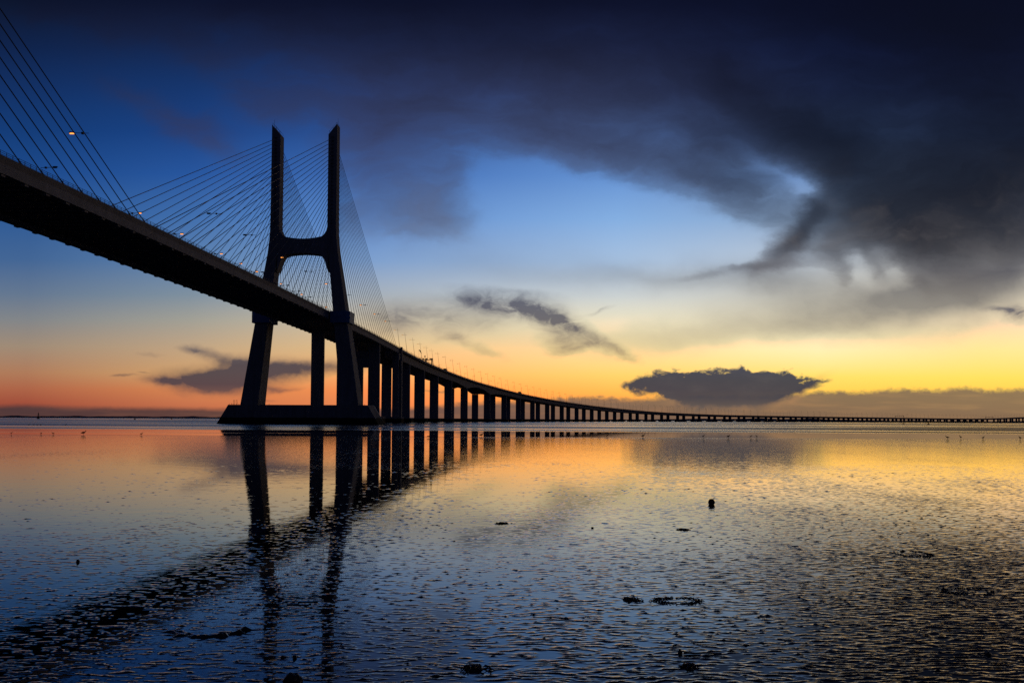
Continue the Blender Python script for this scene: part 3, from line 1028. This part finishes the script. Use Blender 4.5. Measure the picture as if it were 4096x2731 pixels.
def car(s, t, label):
    v = thing('car', label, 'car', road(s, t, deck_z(s)), -hd(s))
    mb = MB()
    prof = [(-2.1, .35), (2.1, .35), (2.1, .85), (1.2, .98), (.6, 1.48), (-1.2, 1.5), (-2.0, 1.0)]
    mb.loft([[(x, y, z) for y, z in prof] for x in (-.85, .85)], DARKM)
    mb.build('body', v)
    for y in (-1.3, 1.3):
        for x in (-.8, .8):
            mb = MB()
            mb.tube((x - .1, y, .33), (x + .1, y, .33), .33, .33, DARKM, 12)
            mb.build('wheel', v)
    return v


car(414, 12.6, 'small dark car just behind the box truck on the near lane')

# ------------------------------------------------------------------ water, mud, far shore
def grid_mesh(name, xs, ys, z):
    vs = [(x, y, z(x, y)) for y in ys for x in xs]
    k = len(xs)
    fs = [(j * k + i, j * k + i + 1, (j + 1) * k + i + 1, (j + 1) * k + i) for j in range(len(ys) - 1) for i in range(k - 1)]
    me = bpy.data.meshes.new(name)
    me.from_pydata(vs, [], fs)
    me.polygons.foreach_set('use_smooth', [True] * len(fs))
    o = bpy.data.objects.new(name, me)
    COL.objects.link(o)
    return o


def water_material():
    m = bpy.data.materials.new('estuary_water')
    m.use_nodes = True
    t = m.node_tree
    n = N(t)
    b = t.nodes['Principled BSDF']
    geo = n.new('ShaderNodeNewGeometry').outputs['Position']
    x, y = n.sep(geo)[:2]
    b.inputs['Base Color'].default_value = (.012, .016, .02, 1)
    b.inputs['IOR'].default_value = 1.33
    # calm shallows by the mud, wind-ruffled lanes farther out
    ly = n.m('LOGARITHM', n.m('MAXIMUM', y, 10.0), 2.718)
    lanes = n.noise(n.xyz(n.m('MULTIPLY', x, .0022), n.m('MULTIPLY', ly, 4.2), 0), 1.0, 5, .6)
    far = n.mapr(n.m('MULTIPLY_ADD', n.m('SUBTRACT', lanes, .5), 50.0, y), 212, 240)
    ruff = n.m('MULTIPLY', far, n.mapr(lanes, .34, .58, .30, 1.0))
    thin = n.mapr(n.noise(n.xyz(n.m('MULTIPLY', x, .003), n.m('MULTIPLY', ly, 16.0), 3.0), 1.0, 3, .6), .60, .70)
    ruff = n.m('MAXIMUM', ruff, n.m('MULTIPLY', thin, .22))
    n.put(b.inputs['Roughness'], n.m('MULTIPLY_ADD', ruff, .34, .02))
    sw = n.noise(n.xyz(n.m('MULTIPLY', x, .5), n.m('MULTIPLY', y, 1.1), 0), 1.0, 3, .5)
    bp = n.new('ShaderNodeBump')
    bp.inputs['Strength'].default_value = 1.0
    bp.inputs['Distance'].default_value = 1.0
    bp.inputs['Filter Width'].default_value = .003
    n.put(bp.inputs['Height'], n.m('MULTIPLY', sw, n.m('MULTIPLY_ADD', ruff, .05, .002)))
    n.put(b.inputs['Normal'], bp.outputs[0])
    return m


WATER = water_material()
wat = grid_mesh('water', [-14000, -3000, -600, 0, 600, 3000, 14000], [-200, 0, 140, 400, 1200, 4000, 9000, 20000], lambda x, y: -.05)
wat.data.materials.append(WATER)
wat['kind'] = 'structure'


def mud_material():
    m = bpy.data.materials.new('wet_tidal_mud')
    m.use_nodes = True
    t = m.node_tree
    n = N(t)
    b = t.nodes['Principled BSDF']
    geo = n.new('ShaderNodeNewGeometry').outputs['Position']
    x, y = n.sep(geo)[:2]
    xy = n.xyz(x, y, 0)
    b.inputs['IOR'].default_value = 1.42
    wv = n.vm('SUBTRACT', n.noise(xy, .35, 3, .5, color=True), (.5, .5, .5))
    xyw = n.vm('MULTIPLY_ADD', wv, (.5, .5, 0), xy)
    big = n.noise(n.vm('MULTIPLY', xy, (.12, .05, 0)), 1.0, 3, .5)
    # ripples stand proud where the flat has drained: near the bank and along the water's edge
    drained = n.curve(n.m('DIVIDE', y, 150.0), [(0, .84), (.15, .48), (.24, .30), (.40, .18), (.6, .19), (.8, .32), (.93, .60), (1, .8)])
    prom = n.m('ADD', drained, n.m('ADD', n.m('MULTIPLY', n.m('MINIMUM', n.m('MAXIMUM', x, -14.0), 8.0), .020), n.m('MULTIPLY', n.m('SUBTRACT', big, .5), .7)))
    prom = n.m('MAXIMUM', n.m('MINIMUM', prom, 1.1), 0.0)
    rip1 = n.noise(n.vm('MULTIPLY', xyw, (3.0, 9.0, 0)), 1.0, 3, .5)
    rip2 = n.noise(n.vm('MULTIPLY', xyw, (8.0, 19.0, 0)), 1.0, 2, .5)
    und = n.noise(n.vm('MULTIPLY', xyw, (.5, .8, 0)), 1.0, 2, .5)
    mid = n.noise(n.vm('MULTIPLY', xyw, (1.6, 4.0, 0)), 1.0, 3, .5)
    clump = n.noise(n.vm('MULTIPLY', xyw, (3.2, 4.6, 0)), 1.0, 4, .6)
    # standing film of water fills the troughs; only crests above it show.
    # near the bank the crests are modelled in the mesh, farther out they are bump
    lev = n.m('MULTIPLY_ADD', prom, -.34, .76)
    rr = n.m('MULTIPLY_ADD', rip2, .25, n.m('MULTIPLY', rip1, .75))
    away = n.mapr(y, 46, 70)
    e1 = n.m('MULTIPLY', n.m('MAXIMUM', n.m('SUBTRACT', rr, lev), 0.0), away)
    e2 = n.m('MULTIPLY', n.m('MAXIMUM', n.m('SUBTRACT', n.m('MULTIPLY_ADD', n.m('SUBTRACT', big, .5), .3, clump), .625), 0.0), away)
    z = n.sep(geo)[2]
    stand = n.mapr(z, .0006, .005)
    h = n.m('MULTIPLY', e1, .050)
    h = n.m('MULTIPLY_ADD', e2, .16, h)
    h = n.m('MULTIPLY_ADD', und, .0030, h)
    h = n.m('MULTIPLY_ADD', mid, n.m('MULTIPLY_ADD', away, .0026, .0010), h)
    grain = n.noise(n.vm('MULTIPLY', xyw, (26.0, 34.0, 0)), 1.0, 2, .5)
    h = n.m('MULTIPLY_ADD', grain, n.m('MULTIPLY', stand, .0022), h)
    bp = n.new('ShaderNodeBump')
    bp.inputs['Strength'].default_value = 1.0
    bp.inputs['Distance'].default_value = 1.0
    bp.inputs['Filter Width'].default_value = .02
    n.put(bp.inputs['Height'], h)
    n.put(b.inputs['Normal'], bp.outputs[0])
    bare = n.m('MAXIMUM', n.m('MAXIMUM', n.mapr(e1, 0, .10, 0, .5), n.mapr(e2, .0, .04)), n.m('MULTIPLY', stand, n.mapr(z, .002, .022, .35, 1.0)))
    n.put(b.inputs['Base Color'], n.mix(bare, (.010, .0098, .0095, 1), (.022, .019, .016, 1)))
    n.put(b.inputs['Roughness'], n.m('MULTIPLY_ADD', bare, .22, .022))
    return m


# ripple relief of the near flat, in metres
_G = np.random.default_rng(11)
_perm = _G.permutation(512)
_ang = _G.uniform(0, 2 * np.pi, 512)


def perlin(x, y, seed=0):
    xi, yi = np.floor(x).astype(np.int64), np.floor(y).astype(np.int64)
    xf, yf = x - xi, y - yi
    fx, fy = xf * xf * xf * (xf * (xf * 6 - 15) + 10), yf * yf * yf * (yf * (yf * 6 - 15) + 10)

    def g(ix, iy, dx, dy):
        a = _ang[_perm[(_perm[(ix + seed * 37) & 511] + iy) & 511]]
        return np.cos(a) * dx + np.sin(a) * dy
    n0 = g(xi, yi, xf, yf) * (1 - fx) + g(xi + 1, yi, xf - 1, yf) * fx
    n1 = g(xi, yi + 1, xf, yf - 1) * (1 - fx) + g(xi + 1, yi + 1, xf - 1, yf - 1) * fx
    return (n0 * (1 - fy) + n1 * fy) * 1.5


def fbm(x, y, octv, seed=0, gain=.5):
    t, a, s_ = 0, 1.0, 0
    for o_ in range(octv):
        t = t + a * perlin(x * 2 ** o_, y * 2 ** o_, seed + o_)
        s_ += a
        a *= gain
    return t / s_


def relief(x, y):
    wx = x + .22 * perlin(x * .8, y * .8, 1) + .04 * perlin(x * 4, y * 4, 2)
    wy = y + .16 * perlin(x * .7, y * .7, 3) + .03 * perlin(x * 3, y * 6, 4)
    patch = fbm(x * .16, y * .10, 3, 5)
    r = .66 * fbm(wx * 3.9, wy * 12.5, 2, 7) + .34 * fbm(wx * 9.0, wy * 22.0, 2, 9)
    drain = np.interp(y, [8, 11, 15, 20, 26, 36, 70], [.05, .09, .16, .23, .29, .33, .34])
    lev = drain - .065 - .012 * np.clip(x, -9, 0) - .022 * np.clip(x, 0, 9) - .30 * patch
    h = .024 * np.maximum(r - lev, 0) ** 1.1
    # scattered worm casts and mud lumps
    c = fbm(x * 8.0, y * 9.0, 2, 13, .5)
    h = h + .06 * np.maximum(c - .52 - .40 * patch, 0)
    big = fbm(x * 1.7, y * 2.2, 4, 17, .6)
    h = h + .10 * np.maximum(big - .50, 0)
    fade = np.clip((72 - y) / 26, 0, 1)
    return np.minimum(h, .026) * fade * fade * (3 - 2 * fade)


def mud_mesh():
    ys = [8.6]
    while ys[-1] < 72:
        ys.append(ys[-1] + .0135 * (ys[-1] / 10) ** 1.3)
    ys = [-30, -5, 4, 7.5] + ys + list(np.linspace(76, 146, 18)) + [147.5]
    ys = np.array(ys)
    us = np.linspace(-.72, .72, 600)
    side = .72 + np.cumsum(np.linspace(.004, .05, 60))
    us = np.concatenate([-side[::-1], us, side])
    wide = np.where(ys < 8.6, 30.0, ys)
    X = us[None, :] * wide[:, None]
    Y = np.repeat(ys[:, None], len(us), 1)
    Z = np.zeros_like(X)
    k = (ys >= 8.6) & (ys <= 73)
    Z[k] = relief(X[k], Y[k])
    Z[-1] = -.08
    co = np.stack([X, Y, Z], -1).reshape(-1, 3).astype(np.float32)
    nr, nc = X.shape
    i = (np.arange(nr - 1)[:, None] * nc + np.arange(nc - 1)[None, :]).reshape(-1)
    f = np.stack([i, i + 1, i + nc + 1, i + nc], -1).astype(np.int32)
    me = bpy.data.meshes.new('mudflat')
    me.vertices.add(len(co))
    me.vertices.foreach_set('co', co.reshape(-1))
    me.loops.add(f.size)
    me.loops.foreach_set('vertex_index', f.reshape(-1))
    me.polygons.add(len(f))
    me.polygons.foreach_set('loop_start', np.arange(0, f.size, 4, dtype=np.int32))
    me.polygons.foreach_set('use_smooth', np.ones(len(f), dtype=bool))
    me.update(calc_edges=True)
    o = bpy.data.objects.new('mudflat', me)
    COL.objects.link(o)
    return o


mud = mud_mesh()
mud.data.materials.append(mud_material())
mud['kind'] = 'structure'

# wooded far bank: a long low ridge with real depth
def ridge(name, pts, depth_, amp, freq, seed):
    """pts: (x, y, height) along the waterline"""
    mb = MB()
    front, crest, back = [], [], []
    for (x0, y0, h0), (x1, y1, h1) in zip(pts, pts[1:]):
        k = max(2, int(math.hypot(x1 - x0, y1 - y0) / 14))
        for i in range(k):
            f = i / k
            x, y, h = x0 + (x1 - x0) * f, y0 + (y1 - y0) * f, h0 + (h1 - h0) * f
            e = mnoise.fractal(Vector((x * freq, y * freq, seed)), 1.0, 2.0, 4)
            front.append((x, y, -1.0))
            crest.append((x, y + depth_ * .35, max(1.0, h * (1 + amp * e))))
            back.append((x, y + depth_, -1.0))
    k = len(front)
    vs = front + crest + back
    fs = []
    for i in range(k - 1):
        fs += [(i, i + 1, k + i + 1, k + i), (k + i, k + i + 1, 2 * k + i + 1, 2 * k + i)]
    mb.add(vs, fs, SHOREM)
    o = mb.build(name)
    o['kind'] = 'structure'
    return o


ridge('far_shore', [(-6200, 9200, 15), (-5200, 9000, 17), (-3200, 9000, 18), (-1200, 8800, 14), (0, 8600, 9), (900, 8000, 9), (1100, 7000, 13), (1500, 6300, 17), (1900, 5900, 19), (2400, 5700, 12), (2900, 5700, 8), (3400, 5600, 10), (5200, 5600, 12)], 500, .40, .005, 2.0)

# ------------------------------------------------------------------ lights of the far town
tl = None
for i, x in enumerate([960, 1010, 1105, 1190, 1235, 1300, 1420, 1480, 1575, 1660, 1720, 1850, 1905, 1990, 2060, 2150, 2230, 2290, 2370, 2440, 2520, 2600, 2660, 2740, 2800, 2890]):
    if tl is None:
        mb = MB()
        mb.tube((0, 0, -6), (0, 0, 0), .12, .1, STEEL, 5)
        mb.blob((0, 0, .5), (.8, .8, .6), LAMP_ON, 2, .02, 8, 6)
        tl = mb.build('street_lamp')
        o = tl
    else:
        o = dup(tl)
    q = rng.random()
    o.location = (x * 1.02, 5560 + 380 * q, 3.5 + 7 * rng.random())
    tag(o, 'tiny glowing street lamp on the far shore, seen between the low viaduct columns', 'street lamp', 'street lamps of the far town')

# ------------------------------------------------------------------ buoys and birds
def beacon(loc, h, w_, label):
    t = thing('channel_buoy', label, 'buoy', loc)
    mb = MB()
    mb.loft([[(w_ / 2 * r * math.cos(a), w_ / 2 * r * math.sin(a), z) for a in np.linspace(0, 2 * math.pi, 14, endpoint=False)] for r, z in ((.8, -.4), (1, .1), (1, h * .22), (.85, h * .28))], RUST)
    mb.build('float', t)
    mb = MB()
    for k in range(4):
        a = math.pi / 4 + k * math.pi / 2
        mb.tube((w_ * .34 * math.cos(a), w_ * .34 * math.sin(a), h * .26), (w_ * .1 * math.cos(a), w_ * .1 * math.sin(a), h * .8), w_ * .045, w_ * .035, DARKM, 6)
    for f in (.42, .6):
        mb.box((0, 0, h * f), (w_ * .42 * (1.1 - f), w_ * .42 * (1.1 - f), h * .03), DARKM)
    mb.box((0, 0, h * .5), (w_ * .16, w_ * .16, h * .5), DARKM)
    mb.build('tower', t)
    mb = MB()
    mb.tube((0, 0, h * .8), (0, 0, h * .88), w_ * .14, w_ * .14, DARKM, 8)
    mb.tube((0, 0, h * .88), (0, 0, h), w_ * .05, w_ * .03, DARKM, 6)
    mb.build('lantern', t)
    return t


beacon((-945, 1780, -.05), 13.5, 5.0, 'tall dark channel buoy with a spire, far left on the open water')
beacon((-628, 1486, -.05), 5.6, 2.6, 'small dark channel buoy left of the pylon pile cap, the left one of two')
beacon((-680, 1783, -.05), 5.0, 2.4, 'small dark channel buoy left of the pylon pile cap, the right one of two')
beacon((429.7, 920, -.05), 3.4, 2.2, 'small dark channel buoy at the right in front of the low viaduct')
bt = thing('moored_boat', 'low dark moored boat at the right below the tiny sign gantry', 'boat', (458.7, 1045, -.05), 0.2)
mb = MB()
mb.loft([[(-2.0, 0, 0), (-1.6, -.6, -.2), (1.2, -.7, -.2), (1.9, -.5, -.1), (1.9, .5, -.1), (1.2, .7, -.2), (-1.6, .6, -.2)],
         [(-2.4, 0, .75), (-1.7, -.8, .6), (1.2, -.9, .6), (2.0, -.7, .65), (2.0, .7, .65), (1.2, .9, .6), (-1.7, .8, .6)]], RUST)
mb.build('hull', bt)
mb = MB()
mb.box((.5, 0, .95), (1.3, 1.1, .7), DARKM)
mb.build('cabin', bt)


def bird_mesh(kind):
    """small wader / gull / cormorant, ~0.45 m; local +X forward"""
    mb = MB()
    L = {'wader': .16, 'gull': .20, 'cormorant': .26}[kind]
    up = {'wader': .18, 'gull': .16, 'cormorant': .16}[kind]
    tilt = {'wader': .35, 'gull': .15, 'cormorant': 1.0}[kind]
    pts, rs = [], []
    for f, r in ((-1.45, .008), (-1.1, .03), (-.6, .07), (0, .095), (.5, .085), (.85, .055)):
        pts.append((f * L * math.cos(tilt), 0, up + .06 + (f + .7) * L * math.sin(tilt)))
        rs.append(r * L / .18)
    x, _, z = pts[-1]
    for dx, dz, r in ((.03, .06, .036), (.05, .13, .030), (.075, .175, .042), (.11, .18, .034), (.14, .172, .013), (.21, .16, .005)):
        pts.append((x + dx, 0, z + dz))
        rs.append(r)
    mb.path(pts, rs, BIRD, 8)
    for y in (-.04, .04):
        mb.tube((0, y, up), (.02, y, 0), .012, .009, BIRD, 5)
        mb.tube((.02, y, .006), (.09, y, .006), .01, .006, BIRD, 4)
    return mb.mesh('bird_' + kind, True)


BM = {k: bird_mesh(k) for k in ('wader', 'gull', 'cormorant')}


def bird(kind, loc, rz, sc, label, group):
    o = bpy.data.objects.new('bird', BM[kind])
    COL.objects.link(o)
    o.location, o.rotation_euler, o.scale = loc, (0, 0, rz), (sc,) * 3
    return tag(o, label, 'bird', group)


G1, G2, G3 = 'birds along the edge of the mud', 'birds perched on the pylon pile cap', 'birds floating on the calm water'
EDGE = [(-84.6, 146.2, 'wader', 1.0, 'small wading bird at the far left of the mud edge'),
        (-82.1, 146.4, 'wader', .9, 'second small wading bird from the left on the mud edge'),
        (-77.0, 146, 'gull', .95, 'third small bird from the left, crouched on the mud edge'),
        (-75.0, 146, 'gull', .95, 'fourth small bird from the left, low on the mud edge'),
        (-70.2, 146.2, 'gull', 1.7, 'largest gull bending on the mud edge left of the pylon'),
        (-60.6, 146, 'gull', 1.0, 'low gull on the mud edge just left of the pylon reflection'),
        (-19.8, 138, 'wader', 1.2, 'wading bird on the mud between the column reflections, left one of three'),
        (-17.7, 135, 'wader', 1.2, 'wading bird on the mud between the column reflections, middle one of three'),
        (-12.6, 134.5, 'gull', 1.1, 'dark bird on the mud between the column reflections, right one of three'),
        (-5.0, 146, 'gull', 1.5, 'gull standing on the mud edge amid the orange column reflections'),
        (15.6, 146, 'wader', 1.2, 'lone wading bird on the mud edge below the flat cloud, leftmost there'),
        (21.5, 146.3, 'gull', 1.4, 'gull on the mud edge beside the dark cloud reflection, left end'),
        (31.4, 146.4, 'wader', 1.2, 'wading bird on the mud edge in the middle of the dark cloud reflection'),
        (35.5, 146.4, 'gull', 1.3, 'gull on the mud edge in the right half of the dark cloud reflection'),
        (39.2, 146.4, 'wader', 1.1, 'left bird of a close pair on the mud edge'),
        (40.2, 146.4, 'wader', 1.1, 'right bird of a close pair on the mud edge'),
        (71.5, 146.4, 'gull', 1.3, 'gull on the mud edge under the golden sky, fifth bird from the right'),
        (73.6, 146.3, 'wader', 1.4, 'wading bird on the mud edge, fourth from the right'),
        (77.3, 146.4, 'gull', 1.2, 'gull on the mud edge, third from the right'),
        (83.4, 146.4, 'gull', 1.3, 'gull at the right edge, left one of the last two'),
        (84.5, 146.4, 'wader', 1.2, 'last wading bird at the right edge of the mud')]
for i, (x, y, k, sc, lab) in enumerate(EDGE):
    bird(k, (x, y, 0), rng.choice([0.3, 2.8, 3.5, -.4]), sc * .85, lab, G1)
PR = road(0, 0, 0)
PF = frame(0)
for i, x in enumerate([-36.2, -35.1, -34.3, -33.5, -32.2, -31.2, -29.9, -17.6, -15.2, 30.4, 32.2, 34.9]):
    p = PR + PF @ Vector((x, -7.9, 9.9))
    bird('cormorant', p, rng.choice([0.2, 2.9]), 1.15 if i in (1, 4) else .85, 'dark cormorant perched in a row on the left end of the pylon pile cap' if i < 7 else
         ('dark cormorant on the pile cap just right of the far pylon leg' if i < 9 else 'dark cormorant on the right end of the pylon pile cap'), G2)
for i, (x, y) in enumerate([(-177.5, 328), (-176.3, 329), (-175.2, 329.5), (-174.3, 330), (-168, 336)]):
    o = bird('gull', (x, y, -.22), 0.3, 1.3, 'tiny bird floating in a loose line on the blue water at far left', G3)

# ------------------------------------------------------------------ things lying on the mud
f = thing('mooring_float', 'dark round mooring float with a rope loop, lying on the mud at right', 'float', (6.69, 29.94, 0))
mb = MB()
mb.blob((0, 0, .075), (.112, .11, .115), RUST, 4, .10, 18, 12)
mb.build('ball', f, True)
mb = MB()
mb.path([(.06, 0, .16), (.075, .0, .21), (.10, 0, .235), (.112, 0, .225), (.10, 0, .19), (.075, 0, .165)], .006, ROPE, 6)
mb.build('rope_loop', f)


def clump(loc, w_, d_, h_, seed, label, n=110, ring=False):
    """ragged heap of small weed fronds and mud lumps"""
    r_ = random.Random(seed)
    mb = MB()
    for i in range(n):
        if ring:
            a = r_.uniform(0, 2 * math.pi)
            q = r_.gauss(1.0, .10)
            x, y = math.cos(a) * w_ / 2 * q, math.sin(a) * d_ / 2 * q
            k = .6 + .4 * math.sin(a * 2 + seed)
        else:
            x, y = r_.gauss(0, w_ / 5), r_.gauss(0, d_ / 5)
            k = math.exp(-(x / (w_ / 3)) ** 2 - (y / (d_ / 3)) ** 2)
        z = h_ * k * .6
        s_ = r_.uniform(.35, 1.0) * .010
        mb.blob((x, y, z * .35), (s_ * 1.7, s_ * 1.4, max(.006, z * .6 * r_.uniform(.4, 1.1))), WEED, i + seed, .5, 7, 5, r_.uniform(0, 3), 3)
        if r_.random() < .5:
            a = r_.uniform(0, 6.28)
            mb.path([(x, y, z * .5), (x + .03 * math.cos(a), y + .03 * math.sin(a), z * .9 + .01), (x + .07 * math.cos(a), y + .07 * math.sin(a), z * .5)], [.006, .008, .003], WEED, 4)
    o = mb.build('seaweed_clump')
    o.location = loc
    tag(o, label, 'seaweed', 'weed and mud heaps on the flat')
    return o


clump((1.88, 14.04, 0), .32, .45, .04, 1, 'dark ragged seaweed heap at the left of a clear puddle, lower right')
clump((2.60, 13.98, 0), .66, .46, .024, 2, 'broken ring of seaweed and mud lumps round a clear puddle', 170, True)
clump((-.40, 10.13, 0), .42, .40, .05, 3, 'largest seaweed heap, at the bottom just right of the middle', 90)
clump((8.5, 19.0, 0), .75, .8, .016, 4, 'broad low ring of seaweed near the right edge', 110, True)
clump((7.55, 14.85, 0), .8, .55, .018, 5, 'low ring of seaweed at right, below the broad ring', 110, True)
clump((-.27, 24.2, 0), .40, .5, .035, 6, 'seaweed scrap left of the picture middle, below the bright yellow reflection')
clump((2.04, 10.27, 0), .22, .25, .045, 10, 'small dark seaweed tuft at the bottom, below the stone')
clump((4.4, 23.0, 0), .4, .5, .03, 11, 'flat seaweed scrap below the round mooring float')


def stone(loc, size, seed, label, k=.5):
    size = tuple(q * k for q in size)
    mb = MB()
    mb.blob((0, 0, size[2] * .35), size, ROCK, seed, .30, 16, 10, seed)
    o = mb.build('stone', smooth=False)
    o.location = loc
    tag(o, label, 'stone', 'stones lying on the mud')
    return o


stone((2.04, 10.85, 0), (.055, .05, .07), 21, 'pointed dark stone at the end of a stick, lower middle')
stone((-2.31, 9.56, 0), (.11, .10, .09), 22, 'big rounded stone cut by the bottom edge left of the middle', .9)
stone((-8.41, 17.42, 0), (.07, .06, .075), 23, 'single dark stone on the blue flat at left')
stone((-2.53, 10.56, 0), (.06, .05, .05), 24, 'pair of lumps stone low in the pylon reflection, right one')
stone((-2.67, 10.56, 0), (.05, .05, .045), 25, 'pair of lumps stone low in the pylon reflection, left one')
stone((5.76, 10.88, 0), (.14, .10, .07), 27, 'flat stone in the dark lower right corner', .34)
stone((2.1, 23.23, 0), (.07, .06, .05), 29, 'dark stone on the pale flat left of the mooring float')

st = bpy.data.objects.new('stick', None)
mb = MB()
mb.path([(0, 0, .02), (.12, -.02, .012), (.25, .01, .015), (.36, -.01, .01), (.46, .02, .006)], [.012, .011, .010, .009, .005], ROCK, 6)
st = mb.build('stick')
st.location = (2.08, 10.83, 0)
tag(st, 'thin curved stick lying on the mud to the right of the pointed stone', 'stick')

# raised mud rim round a shallow pool, left foreground
MUDP = material('mud_paste', (.035, .031, .028), .28, .5, .3, 9)
mb = MB()
ring = []
for k in range(150):
    a = math.pi * (.86 + 1.34 * k / 149)
    f = min(1, k / 20, (149 - k) / 20)
    e = mnoise.fractal(Vector((math.cos(a) * 3, math.sin(a) * 3, 4.2)), 1.0, 2.0, 4)
    e2 = mnoise.fractal(Vector((math.cos(a) * 9, math.sin(a) * 9, 1.2)), 1.0, 2.0, 4)
    hh = max(.003, (.022 + .010 * math.cos(a)) * (1 + .8 * e + .5 * e2) * f)
    w_ = .05 * (1 + .7 * e + .4 * e2) * (.35 + .65 * f)
    q = 1 + .10 * e
    cx, cy = math.cos(a) * .44 * q, math.sin(a) * .34 * q
    nrm = Vector((math.cos(a), math.sin(a)))
    ring.append([(cx - nrm.x * w_ * .8, cy - nrm.y * w_ * .8, -.004), (cx - nrm.x * w_ * .3, cy - nrm.y * w_ * .3, hh * .8), (cx + nrm.x * w_ * .2, cy + nrm.y * w_ * .2, hh), (cx + nrm.x * w_ * .8, cy + nrm.y * w_ * .8, hh * (.4 + .3 * e2)), (cx + nrm.x * w_ * 1.7, cy + nrm.y * w_ * 1.7, -.004)])
mb.loft(ring, MUDP, False, False)
rim = mb.build('mud_rim', smooth=True)
rim.location = (-3.99, 11.9, 0)
tag(rim, 'raised rim of mud round a small clear pool in the left foreground', 'mud rim')
